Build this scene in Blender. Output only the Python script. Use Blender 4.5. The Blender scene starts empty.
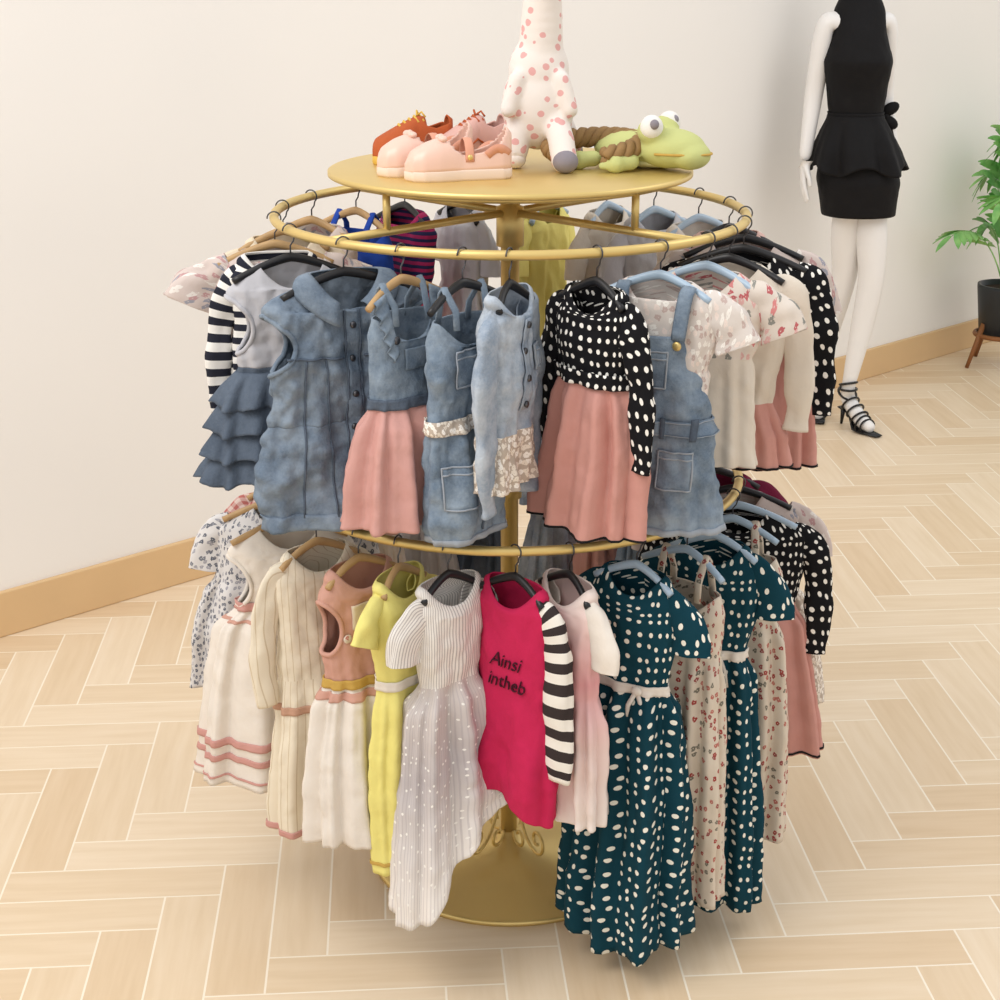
import bpy, bmesh, math, random
import numpy as np
from mathutils import Vector, Matrix, noise
from math import sin, cos, pi, radians, sqrt

scene = bpy.context.scene
scene.view_settings.view_transform = 'Standard'
scene.view_settings.look = 'None'

def srgb(r, g, b):
    def f(c):
        c /= 255.0
        return c/12.92 if c <= 0.04045 else ((c+0.055)/1.055)**2.4
    return (f(r), f(g), f(b), 1.0)

# ------------------------------------------------------------------ materials
class NT:
    def __init__(s, name):
        s.m = bpy.data.materials.new(name); s.m.use_nodes = True
        s.t = s.m.node_tree; s.n = s.t.nodes; s.l = s.t.links
        s.b = s.n['Principled BSDF']
    def link(s, a, b): s.l.new(a, b)
    def put(s, sock, v):
        if hasattr(v, 'is_linked'): s.l.new(v, sock)
        else: sock.default_value = v
    def math(s, op, a, b=0.0, c=0.0):
        n = s.n.new('ShaderNodeMath'); n.operation = op
        s.put(n.inputs[0], a); s.put(n.inputs[1], b); s.put(n.inputs[2], c)
        return n.outputs[0]
    def mix(s, f, a, b, blend='MIX'):
        n = s.n.new('ShaderNodeMix'); n.data_type = 'RGBA'; n.blend_type = blend
        s.put(n.inputs[0], f); s.put(n.inputs[6], a); s.put(n.inputs[7], b)
        return n.outputs[2]
    def uv(s):
        n = s.n.new('ShaderNodeTexCoord'); return n.outputs['UV']
    def obj(s):
        n = s.n.new('ShaderNodeTexCoord'); return n.outputs['Object']
    def xyz(s, v):
        n = s.n.new('ShaderNodeSeparateXYZ'); s.link(v, n.inputs[0]); return n.outputs
    def comb(s, x, y, z=0.0):
        n = s.n.new('ShaderNodeCombineXYZ'); s.put(n.inputs[0], x); s.put(n.inputs[1], y); s.put(n.inputs[2], z)
        return n.outputs[0]
    def noise(s, v, scale, detail=3, rough=0.5):
        n = s.n.new('ShaderNodeTexNoise'); s.link(v, n.inputs['Vector'])
        n.inputs['Scale'].default_value = scale; n.inputs['Detail'].default_value = detail
        n.inputs['Roughness'].default_value = rough
        return n.outputs['Fac']
    def vor(s, v, scale, rnd=1.0, dim='2D'):
        n = s.n.new('ShaderNodeTexVoronoi'); n.voronoi_dimensions = dim
        s.link(v, n.inputs['Vector']); n.inputs['Scale'].default_value = scale
        n.inputs['Randomness'].default_value = rnd
        return n.outputs['Distance'], n.outputs['Color']
    def ramp(s, f, stops, interp='LINEAR'):
        n = s.n.new('ShaderNodeValToRGB'); s.link(f, n.inputs[0]); e = n.color_ramp.elements
        n.color_ramp.interpolation = interp
        while len(e) < len(stops): e.new(0.5)
        for i, (p, c) in enumerate(stops): e[i].position = p; e[i].color = c
        return n.outputs[0]
    def bump(s, h, strength=0.3, dist=0.002):
        n = s.n.new('ShaderNodeBump'); s.link(h, n.inputs['Height'])
        n.inputs['Strength'].default_value = strength; n.inputs['Distance'].default_value = dist
        s.link(n.outputs[0], s.b.inputs['Normal'])
    def fin(s, col, rough=0.85, metal=0.0, spec=0.3, sheen=0.0):
        s.put(s.b.inputs['Base Color'], col)
        s.b.inputs['Roughness'].default_value = rough
        s.b.inputs['Metallic'].default_value = metal
        s.b.inputs['Specular IOR Level'].default_value = spec
        s.b.inputs['Sheen Weight'].default_value = 0
        return s.m

def plain(name, c, rough=0.85, metal=0.0, spec=0.3, var=0.06, cloth=True, scale=30):
    t = NT(name)
    o = t.obj()
    n = t.noise(o, scale, 3)
    dark = tuple(x*(1-2*var) for x in c[:3])+(1,)
    col = t.mix(n, dark, c)
    if cloth:
        w = t.noise(o, 60, 4, .6); t.bump(w, 0.35, 0.004)
    return t.fin(col, rough, metal, spec)

def polka(name, base, dot, spacing=0.02, r=0.26, rnd=0.35):
    t = NT(name); u = t.uv()
    d, _ = t.vor(u, 1/spacing, rnd)
    f = t.math('LESS_THAN', d, r)
    t.bump(t.noise(t.obj(), 60, 4, .6), .3, .004)
    return t.fin(t.mix(f, base, dot), 0.85, 0, 0.2)

def stripes(name, c1, c2, period=0.03, duty=0.5, axis=1):
    t = NT(name); u = t.xyz(t.uv())
    f = t.math('LESS_THAN', t.math('FRACT', t.math('DIVIDE', u[axis], period)), duty)
    t.bump(t.noise(t.obj(), 60, 4, .6), .3, .004)
    return t.fin(t.mix(f, c1, c2), 0.85, 0, 0.2)

def gingham(name, c1, c2, p=0.016):
    t = NT(name); u = t.xyz(t.uv())
    a = t.math('LESS_THAN', t.math('FRACT', t.math('DIVIDE', u[0], p)), 0.5)
    b = t.math('LESS_THAN', t.math('FRACT', t.math('DIVIDE', u[1], p)), 0.5)
    f = t.math('MULTIPLY', t.math('ADD', a, b), 0.5)
    return t.fin(t.mix(f, c1, c2), 0.85, 0, 0.2)

def floral(name, base, cols, spacing=0.016, r=0.34, density=0.65):
    t = NT(name); u = t.uv()
    nz = t.noise(u, 190, 2)
    d, c = t.vor(u, 1/spacing, 0.95)
    sep = t.xyz(c)
    thr = t.math('MULTIPLY', t.math('ADD', t.math('MULTIPLY', nz, 2.0), -.1), r)
    m1 = t.math('LESS_THAN', d, thr)
    m2 = t.math('LESS_THAN', sep[0], density)
    m = t.math('MULTIPLY', m1, m2)
    stops = [(i/len(cols), cc) for i, cc in enumerate(cols)]
    fc = t.ramp(sep[1], stops, 'CONSTANT')
    col = t.mix(m, base, fc)
    cen = t.math('LESS_THAN', d, 0.06)
    col = t.mix(t.math('MULTIPLY', cen, m2), col, base)
    t.bump(t.noise(t.obj(), 60, 4, .6), .3, .004)
    return t.fin(col, 0.85, 0, 0.2)

def denim(name, c, light=None, wear=0.5):
    t = NT(name); o = t.obj()
    light = light or tuple(min(1, x*2.1+0.03) for x in c[:3])+(1,)
    dark = tuple(x*.55 for x in c[:3])+(1,)
    n = t.noise(o, 13, 6, 0.7)
    f = t.ramp(n, [(0.40, (0, 0, 0, 1)), (0.64, (1, 1, 1, 1))])
    col = t.mix(t.math('MULTIPLY', f, wear), c, light)
    n2 = t.noise(o, 24, 5, 0.7)
    f2 = t.ramp(n2, [(0.52, (0, 0, 0, 1)), (0.72, (1, 1, 1, 1))])
    col = t.mix(t.math('MULTIPLY', f2, .33), col, dark)
    fine = t.noise(o, 240, 3, 0.7)
    col = t.mix(t.math('MULTIPLY', fine, 0.5), col, light)
    cr = t.noise(o, 34, 5, .7)
    t.bump(t.math('ADD', t.math('MULTIPLY', fine, .25), t.math('MULTIPLY', cr, 1.0)), 0.6, 0.006)
    return t.fin(col, 0.9, 0, 0.15)

def gradient(name, stops, z0, z1):
    t = NT(name); u = t.xyz(t.uv())
    f = t.math('DIVIDE', t.math('SUBTRACT', u[1], z0), (z1-z0))
    return t.fin(t.ramp(f, stops), 0.85, 0, 0.2)

W = srgb
M = {}
M['gold'] = plain('champagne_gold_metal', W(224, 197, 128), 0.42, 0.7, 0.5, 0.03, False, 14)
M['black'] = plain('black_plastic', W(22, 22, 26), 0.4, 0, 0.5, 0.05, False)
M['wire'] = plain('hook_wire_metal', W(90, 90, 94), 0.3, 0.9, 0.5, 0.02, False)
M['wood_h'] = plain('hanger_wood', W(196, 160, 112), 0.45, 0, 0.4, 0.15, False, 40)
M['blue_h'] = plain('hanger_pale_blue_plastic', W(168, 190, 210), 0.3, 0, 0.5, 0.03, False)
M['white'] = plain('white_cotton', W(232, 224, 214))
M['cream'] = plain('cream_cotton', W(228, 214, 190))
M['cream2'] = plain('ivory_cotton', W(222, 212, 198))
M['grey'] = plain('grey_cotton', W(190, 190, 196))
M['pink'] = plain('dusty_pink_cotton', W(208, 158, 150), var=0.08)
M['pink2'] = plain('salmon_pink_cotton', W(204, 149, 139), var=0.08)
M['blush'] = plain('blush_cotton', W(218, 182, 172))
M['peach'] = plain('peach_cotton', W(206, 158, 142))
M['yellow'] = plain('yellow_cotton', W(234, 224, 134), var=0.04)
M['mustard'] = plain('mustard_cotton', W(200, 164, 84))
M['magenta'] = plain('magenta_cotton', W(200, 34, 84), var=0.1)
M['burg'] = plain('burgundy_knit', W(116, 20, 58), var=0.2)
M['royal'] = plain('royal_blue_cotton', W(30, 70, 165))
M['blackc'] = plain('black_cotton', W(20, 20, 22))
M['print'] = plain('dark_shirt_print_ink', W(70, 14, 36))
M['red'] = plain('red_cotton', W(205, 40, 30))
M['pinkband'] = plain('rose_ribbon', W(206, 154, 146))
M['tanband'] = plain('tan_ribbon', W(196, 154, 130))
M['denimA'] = denim('mid_blue_denim', W(86, 102, 121), W(144, 157, 171), 0.7)
M['denimB'] = denim('washed_blue_denim', W(86, 105, 126), W(154, 168, 182), 0.75)
M['denimC'] = denim('light_blue_denim', W(122, 140, 162), W(196, 204, 213), 0.85)
M['denimD'] = denim('slate_denim', W(70, 80, 94), W(106, 118, 134), 0.5)
M['denimL'] = plain('denim_stitching', W(160, 168, 178))
M['lace'] = floral('cream_lace', W(186, 172, 158), [W(240, 234, 226), W(230, 220, 206)], 0.010, 0.5, 0.9)
M['dotBW'] = polka('black_polka_dot', W(18, 18, 22), W(238, 236, 230), 0.0195, 0.22, 0.3)
M['dotTeal'] = polka('teal_polka_dot', W(8, 58, 72), W(236, 234, 222), 0.0235, 0.20, 0.5)
M['strBW'] = stripes('black_white_stripe', W(232, 228, 220), W(56, 48, 48), 0.030, 0.5, 1)
M['strBW2'] = stripes('navy_white_stripe', W(232, 230, 226), W(38, 40, 52), 0.024, 0.5, 1)
M['strMag'] = stripes('magenta_navy_stripe', W(160, 40, 90), W(40, 40, 80), 0.014, 0.5, 1)
M['pin'] = stripes('grey_pinstripe', W(232, 228, 222), W(184, 178, 176), 0.0065, 0.35, 0)
M['vstr'] = stripes('cream_wide_stripe', W(228, 218, 198), W(204, 188, 162), 0.022, 0.12, 0)
M['florCream'] = floral('cream_rose_floral', W(212, 200, 184), [W(160, 70, 66), W(180, 110, 100), W(120, 116, 104), W(150, 80, 78)], 0.016, 0.32, 0.55)
M['florPink'] = floral('white_pink_floral', W(216, 206, 196), [W(206, 132, 132), W(186, 100, 104), W(140, 140, 134), W(214, 170, 166)], 0.019, 0.42, 0.6)
M['florGrey'] = floral('grey_blossom_floral', W(216, 214, 214), [W(120, 124, 134), W(100, 104, 116), W(160, 160, 168)], 0.012, 0.36, 0.85)
M['florBlush'] = floral('blush_floral', W(204, 190, 184), [W(184, 146, 146), W(224, 218, 212), W(150, 150, 160)], 0.018, 0.4, 0.7)
M['laceTee'] = floral('white_lace_print', W(214, 206, 200), [W(238, 234, 228), W(190, 170, 164), W(228, 214, 206)], 0.013, 0.42, 0.8)
M['ging'] = gingham('pink_gingham', W(222, 200, 192), W(182, 108, 102))
M['gradPink'] = gradient('pink_fade', [(0, W(230, 216, 208)), (0.35, W(220, 160, 164)), (0.6, W(230, 206, 202)), (1, W(236, 230, 224))], -0.05, -0.55)

def starskirt():
    t = NT('grey_fade_star_cotton'); uv = t.uv(); u = t.xyz(uv)
    f = t.math('DIVIDE', t.math('ADD', u[1], 0.25), -0.40)
    col = t.ramp(f, [(0, W(206, 198, 194)), (0.35, W(188, 182, 184)), (0.8, W(232, 228, 224)), (1, W(236, 232, 228))])
    d, c = t.vor(uv, 48, 0.9)
    m = t.math('LESS_THAN', d, 0.10)
    s = t.math('LESS_THAN', t.math('FRACT', t.math('DIVIDE', u[0], 0.007)), 0.3)
    col = t.mix(t.math('MULTIPLY', s, 0.35), col, W(164, 156, 162))
    col = t.mix(m, col, W(240, 238, 234))
    return t.fin(col, 0.85, 0, 0.2)
M['star'] = starskirt()

# ------------------------------------------------------------------ mesh builder
class G:
    def __init__(s, name):
        s.name = name; s.v = []; s.f = []; s.uv = []; s.fm = []; s.mats = []
    def mi(s, mat):
        if mat not in s.mats: s.mats.append(mat)
        return s.mats.index(mat)
    def grid(s, P, ni, nj, mat, wrap=False, skip=None):
        mi = s.mi(mat); base = len(s.v); cols = nj if wrap else nj+1
        uvs = {}
        for i in range(ni+1):
            for j in range(nj+1):
                p = P(i, j); uvs[(i, j)] = (p[3], p[4])
                if j < cols: s.v.append((p[0], p[1], p[2]))
        for i in range(ni):
            for j in range(nj):
                if skip and skip(i, j): continue
                j2 = (j+1) % nj if wrap else j+1
                s.f.append((base+i*cols+j, base+i*cols+j2, base+(i+1)*cols+j2, base+(i+1)*cols+j))
                s.uv.append((uvs[(i, j)], uvs[(i, j+1)], uvs[(i+1, j+1)], uvs[(i+1, j)]))
                s.fm.append(mi)
    def poly(s, pts, mat):
        mi = s.mi(mat); b = len(s.v); s.v += [tuple(p) for p in pts]
        s.f.append(tuple(range(b, b+len(pts)))); s.uv.append([(p[0], p[2]) for p in pts]); s.fm.append(mi)
    def tube(s, pts, rad, mat, n=8, closed=False, cap=True, flat=None):
        pts = [Vector(p) for p in pts]; N = len(pts)
        if not hasattr(rad, '__len__'): rad = [rad]*N
        T = []
        for i in range(N):
            a = pts[(i-1) % N] if (closed or i > 0) else pts[i]
            b = pts[(i+1) % N] if (closed or i < N-1) else pts[i]
            T.append((b-a).normalized())
        up = Vector((0, 0, 1)) if abs(T[0].z) < 0.9 else Vector((0, 1, 0))
        if flat is not None: up = Vector(flat)
        rows = []
        nrm = (up - T[0]*up.dot(T[0])).normalized()
        for i in range(N):
            nrm = (nrm - T[i]*nrm.dot(T[i])).normalized()
            rows.append((pts[i], nrm.copy(), T[i].cross(nrm).normalized()))
        ln = [0]
        for i in range(1, N): ln.append(ln[-1]+(pts[i]-pts[i-1]).length)
        def P(i, j):
            k = i % N; c, a, b = rows[k]; r = rad[k]; th = 2*pi*j/n
            ra, rb = (r if hasattr(r, '__len__') else (r, r))
            q = c + a*ra*cos(th) + b*rb*sin(th)
            return (q.x, q.y, q.z, th*max(ra, rb), ln[k] if i < N else ln[-1])
        s.grid(P, N if closed else N-1, n, mat, wrap=True)
        if cap and not closed:
            for k in (0, N-1):
                c, a, b = rows[k]; r = rad[k]; ra, rb = (r if hasattr(r, '__len__') else (r, r))
                s.poly([c+a*ra*cos(2*pi*j/n)+b*rb*sin(2*pi*j/n) for j in range(n)], mat)
    def lathe(s, prof, mat, n=48, c=(0, 0, 0)):
        def P(i, j):
            r, z = prof[i]; th = 2*pi*j/n
            return (c[0]+r*cos(th), c[1]+r*sin(th), c[2]+z, th*r, z)
        s.grid(P, len(prof)-1, n, mat, wrap=True)
    def sphere(s, c, r, mat, n=14, rot=None):
        if not hasattr(r, '__len__'): r = (r, r, r)
        R = rot or Matrix.Identity(3)
        def P(i, j):
            a = pi*i/n; b = 2*pi*j/(2*n)
            q = R @ Vector((r[0]*sin(a)*cos(b), r[1]*sin(a)*sin(b), r[2]*cos(a)))
            return (c[0]+q.x, c[1]+q.y, c[2]+q.z, b*r[0], a*r[2])
        s.grid(P, n, 2*n, mat, wrap=True)
    def done(s, loc=(0, 0, 0), yaw=0, solid=0.0, smooth=True, parent=None, merge=True):
        me = bpy.data.meshes.new(s.name); me.from_pydata(s.v, [], s.f)
        for m in s.mats: me.materials.append(m)
        uvl = me.uv_layers.new(name='UVMap')
        k = 0
        for p, fu in zip(me.polygons, s.uv):
            for q in fu:
                uvl.data[k].uv = q; k += 1
        me.polygons.foreach_set('material_index', s.fm)
        me.polygons.foreach_set('use_smooth', [smooth]*len(s.f))
        me.update()
        o = bpy.data.objects.new(s.name, me); scene.collection.objects.link(o)
        o.location = loc; o.rotation_euler = (0, 0, yaw)
        if merge:
            bm = bmesh.new(); bm.from_mesh(me); bmesh.ops.remove_doubles(bm, verts=bm.verts, dist=1e-6)
            bmesh.ops.recalc_face_normals(bm, faces=bm.faces)
            bm.to_mesh(me); bm.free()
        if solid:
            md = o.modifiers.new('thickness', 'SOLIDIFY'); md.thickness = solid; md.offset = 0
        if parent: o.parent = parent
        return o

def empty(name, loc=(0, 0, 0), rot=(0, 0, 0)):
    e = bpy.data.objects.new(name, None); scene.collection.objects.link(e)
    e.location = loc; e.rotation_euler = rot; e.empty_display_size = 0.1
    return e

# ------------------------------------------------------------------ cloth body
class Body:
    def __init__(s, st, e=2.3, n=11, seed=0, neck=0.0, hem=None, wr=0.003, sway=0.004, smooth=True):
        st = [tuple(x)+(0,)*(6-len(x)) for x in st]
        z = np.array([x[0] for x in st]); s.z0 = z[0]; s.z1 = z[-1]
        s.N = 161; s.tt = np.linspace(0, 1, s.N)
        zz = s.z0+(s.z1-s.z0)*s.tt
        s.A = []
        for k in range(1, 6):
            a = np.interp(-zz, -z, [x[k] for x in st])
            if smooth:
                kr = np.array([1, 3, 5, 3, 1.0]); kr /= kr.sum()
                p = np.pad(a, 2, mode='reflect', reflect_type='odd'); a = np.convolve(p, kr, 'valid')
            s.A.append(a.tolist())
        r = random.Random(seed); s.e = e; s.neck = neck; s.hem = hem; s.wr = wr; s.sway = sway
        s.n1 = n; s.n2 = int(n*1.7)+1; s.n3 = max(3, n//2)
        s.p = [r.uniform(0, 6.28) for _ in range(6)]; s.off = r.uniform(0, 50)
    def par(s, z):
        t = (z-s.z0)/(s.z1-s.z0); t = min(max(t, 0), 1); x = t*(s.N-1); i = min(int(x), s.N-2); f = x-i
        return t, [a[i]*(1-f)+a[i+1]*f for a in s.A]
    def pt(s, th, z, off=0.0, fl=1.0):
        t, (w, d, amp, cx, cy) = s.par(z)
        c, q = cos(th), sin(th); k = 2/s.e
        x = w*math.copysign(abs(c)**k, c); y = d*math.copysign(abs(q)**k, q)
        nx, ny = c*d, q*w; l = sqrt(nx*nx+ny*ny)+1e-9; nx /= l; ny /= l
        a = s.n1*th+s.p[0]+0.9*sin(2*th+s.p[3]); b = s.n2*th+s.p[1]+t*1.5; g = s.n3*th+s.p[2]-t*1.2
        sa = sin(a); F = amp*(0.75*math.copysign(abs(sa)**.8, sa)+0.33*sin(b)+0.45*sin(g))
        v = Vector((x*14+s.off, y*14, z*9)); v2 = v*2.7
        F += s.wr*(1.6*noise.noise(v)+1.0*noise.noise(v2)+.5*noise.noise(v*6)) * min(1, t*6+.15)
        F = F*fl + off
        x += nx*F + cx + s.sway*sin(z*14+s.p[4])*t; y += ny*F + cy + s.sway*1.5*sin(z*11+s.p[5])*t
        zz = z
        if s.neck: zz -= s.neck*max(0, -q)**2*max(0, 1-t*9)
        if s.hem: zz += s.hem(th)*t**3
        return x, y, zz, w, d
    def draw(s, g, mat, z0=None, z1=None, off=0.0, ns=70, nt=104, skip=None, uconst=None, th0=-pi/2-pi, th1=-pi/2+pi, fl=1.0):
        z0 = s.z0 if z0 is None else z0; z1 = s.z1 if z1 is None else z1
        full = abs(th1-th0-2*pi) < 1e-6
        def P(i, j):
            z = z0+(z1-z0)*i/ns; th = th0+(th1-th0)*j/nt
            x, y, zz, w, d = s.pt(th, z, off, fl)
            pw = uconst if uconst else (w*1.02+d*0.35)
            return (x, y, zz, (th+pi/2)*pw*0.95, z)
        def sk(i, j):
            return skip(th0+(th1-th0)*(j+.5)/nt, z0+(z1-z0)*(i+.5)/ns)
        g.grid(P, ns, nt, mat, wrap=full, skip=sk if skip else None)
    def fronty(s, x, z, off):
        t, (w, d, amp, cx, cy) = s.par(z)
        c = max(-.98, min(.98, (x-cx)/w)); cc = math.copysign(abs(c)**(s.e/2), c)
        th = -math.acos(cc)
        return s.pt(th, z, off)

def armhole(zc, rz, rth=0.75):
    def f(th, z):
        for c in (0, pi, -pi, -2*pi):
            if ((th-c)/rth)**2+((z-zc)/rz)**2 < 1: return True
        return False
    return f

def sleeve(g, side, pts, rad, mat, seed=0, n=28, ns=34, wr=0.003, fl=0.42, yo=0.0):
    P0 = [Vector((side*a[0], (a[2] if len(a) > 2 else 0)+yo, a[1])) for a in pts]
    m = len(pts)
    def ev(t):
        x = t*(m-1); i = min(int(x), m-2); f = x-i
        a, b, c, d = P0[max(i-1, 0)], P0[i], P0[i+1], P0[min(i+2, m-1)]
        p = 0.5*((2*b)+(c-a)*f+(2*a-5*b+4*c-d)*f*f+(3*b-a-3*c+d)*f**3)
        f2 = f*f*(3-2*f)
        return p, rad[i]*(1-f2)+rad[i+1]*f2
    L = sum((P0[i+1]-P0[i]).length for i in range(m-1))
    rs = random.Random(seed); ph = rs.uniform(0, 6); o = rs.uniform(0, 30)
    def P(i, j):
        t = i/ns; p, r = ev(t); q, _ = ev(min(t+.01, 1)); q0, _ = ev(max(t-.01, 0))
        T = (q-q0).normalized(); b = Vector((0, 1, 0)); n_ = T.cross(b).normalized()
        th = 2*pi*j/n
        rr = r*(1+0.07*sin(3*th+ph+t*5)+0.05*sin(5*th+t*9))
        v = p+n_*rr*cos(th)+b*rr*fl*sin(th)
        v += (n_*cos(th)+b*sin(th))*wr*(1.5*noise.noise(Vector((v.x*16+o, v.y*16, v.z*18)))+.5*noise.noise(Vector((v.x*40+o, v.y*40, v.z*48))))
        return (v.x, v.y, v.z, th*r, -t*L)
    g.grid(P, ns, n, mat, wrap=True)

TIER = {'top': (1.365, 0.438), 'low': (0.858, 0.448)}

def place(tier, phi):
    z, R = TIER[tier]; a = radians(phi)
    return (R*sin(a), -R*cos(a), z)

def hanger(tier, phi, yaw, mat, hw=0.12, drop=0.035):
    g = G('clothes_hanger')
    pts = []
    for k in range(15):
        a = radians(-50+k*(230/14)); pts.append((0.0125*cos(a), 0, 0.0125*sin(a)))
    pts = pts[::-1]; pts = pts + [(0.006, 0, -0.018), (0, 0, -0.026), (0, 0, -0.050)]
    g.tube(pts, 0.0015, M['wire'], 6)
    arm = []; rr = []
    for k in range(21):
        u = -1+2*k/20; z = -0.046-drop*abs(u)**1.3; arm.append((u*hw, -0.012*abs(u)**2, z))
        rr.append((0.0085*(1-.3*abs(u)), 0.006))
    g.tube(arm, rr, mat, 10, flat=(0, 0, 1))
    g.done(place(tier, phi), radians(yaw))

straps_m = {}
def dress(name, tier, phi, yaw, L, sw=.115, ww=.09, wz=-.25, hw=.14, hd=.065, top='white', skirt=None,
          sl=None, slm=None, belt=None, amp=.011, n=11, straps=None, neck=.042, hem=None, hg='black', bands=(),
          arm=False, wr=.004, seed=None, extra=None, e=2.2, td=.032, ucs=None, wd=.032, nw=.058, tz=-.056, solid=.0022, sls=1.0):
    seed = seed if seed is not None else int(abs(phi)*7+L*100)
    g = G(name); skirt = skirt or top
    if straps:
        tz = -.058-straps
        st = [(tz, sw*.82, td*.8, 0), (tz-.03, sw*.95, td, 0), (wz, ww, wd, 0.001)]
    else:
        st = [(tz, nw, .022, 0), (tz-.008, nw*1.25, .025, 0), (tz-.024, sw*.82, .028, 0), (tz-.042, sw, .030, 0.0), (tz-.10, sw*.97, td, .001), (wz, ww, wd, .002)]
    st += [(wz-.012, ww*1.04, wd*1.05, amp*.3), (wz-.04, ww+(hw-ww)*.38, wd+(hd-wd)*.4, amp*.75), (-L*.5+wz*.5, ww+(hw-ww)*.72, wd+(hd-wd)*.7, amp*.9), (-L, hw, hd, amp)]
    B = Body(st, e=e, n=n, seed=seed, neck=neck, hem=hem, wr=wr)
    zc, rz, rth = -.160, .052, .85
    sk = armhole(zc, rz, rth) if arm else None
    B.draw(g, M[top], z1=wz, ns=80 if arm else 40, nt=180 if arm else 104, skip=sk)
    B.draw(g, M[skirt], z0=wz, ns=48, uconst=ucs)
    if arm:
        for c in (0, pi):
            pts = []
            for k in range(40):
                a = 2*pi*k/40; q = B.pt(c+rth*cos(a), zc+rz*sin(a), 0.0005); pts.append(q[:3])
            g.tube(pts, .0036, M[top], 6, closed=True)
    if straps:
        for sx in (-1, 1):
            for sy in (-1, 1):
                x0 = sx*sw*.5
                p = B.fronty(x0, tz-.012, 0.001)
                yb = p[1] if sy < 0 else -p[1]
                g.tube([(x0, yb, tz-.012), (x0*.95, yb*.8, tz+straps*.4), (sx*.045, sy*.006, -.056), (sx*.044, 0, -.048)],
                       [(0.0015, .007)]*4, M[straps_m.get(name, top)], 8, flat=(0, 1, 0))
    slm = slm or top
    z = -.097; q = sls*.9
    if sl == 'short':
        for sd in (-1, 1):
            sleeve(g, sd, [(sw-.035, z+.004), (sw-.004, z-.014), (sw+.020, z-.05), (sw+.026, z-.09)], [.032*q, .041*q, .044*q, .045*q], M[slm], seed+sd)
    elif sl == 'cap':
        for sd in (-1, 1):
            sleeve(g, sd, [(sw-.035, z+.01), (sw-.004, z-.006), (sw+.026, z-.03), (sw+.040, z-.058)], [.028*q, .040*q, .050*q, .056*q], M[slm], seed+sd, wr=.007)
    elif sl == 'long':
        for sd in (-1, 1):
            sleeve(g, sd, [(sw-.035, z+.004), (sw-.004, z-.014), (sw+.020, z-.08), (sw+.028, z-.17), (sw+.026, z-.25)], [.032*q, .040*q, .035*q, .031*q, .027*q], M[slm], seed+sd, wr=.005)
    if belt:
        B.draw(g, M[belt], z0=wz+.009, z1=wz-.009, off=.0035, ns=4)
    for b in bands:
        B.draw(g, M[b[2]], z0=b[0], z1=b[1], off=(b[3] if len(b) > 3 else .0025), ns=4)
    if extra: extra(g, B)
    g.done(place(tier, phi), radians(yaw), solid=solid)
    if hg: hanger(tier, phi, yaw, M[hg], min(sw-.010, .115) if not straps else .09)
    return B

def patch(B, g, mat, x0, x1, z0, z1, off=.004, n=10, m=10):
    def P(i, j):
        z = z0+(z1-z0)*i/m; x = x0+(x1-x0)*j/n; p = B.fronty(x, z, off)
        return (p[0], p[1], p[2], x, z)
    g.grid(P, m, n, mat)

def seamline(B, g, mat, x0, z0, x1, z1, w=.0012, off=.003):
    pts = []
    for k in range(25):
        f = k/24; z = z0+(z1-z0)*f; x = x0+(x1-x0)*f; p = B.fronty(x, z, off); pts.append((p[0], p[1], p[2]))
    g.tube(pts, w, mat, 5)

def pocket(B, g, mat, x0, x1, z0, z1):
    patch(B, g, mat, x0, x1, z0, z1, .0045)
    for a in ((x0, z0, x1, z0), (x0, z1, x1, z1), (x0, z0, x0, z1), (x1, z0, x1, z1), (x0, z0-.012, x1, z0-.012)):
        seamline(B, g, M['denimL'], *a, w=.0006, off=.0058)

def ruffle(B, g, mat, z0, z1, flare=.03, amp=.008, n=15, ph=0, nt=140):
    def P(i, j):
        t = i/12; th = -pi/2-pi+2*pi*j/nt; z = z0+(z1-z0)*t
        x, y, zz, w, d = B.pt(th, z, .003+flare*t**.8+amp*t*(sin(n*th+ph)+.5*sin(1.7*n*th//1+ph*2)), fl=.4)
        return (x, y, zz-.005*sin(n*th*.5+ph)*t, th*w, z)
    g.grid(P, 12, nt, mat, wrap=True)

# ------------------------------------------------------------------ room
WP0 = Vector((-1.42, 1.12)); WD = Vector((3.85, 3.56)).normalized(); WN = Vector((WD.y, -WD.x))

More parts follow.
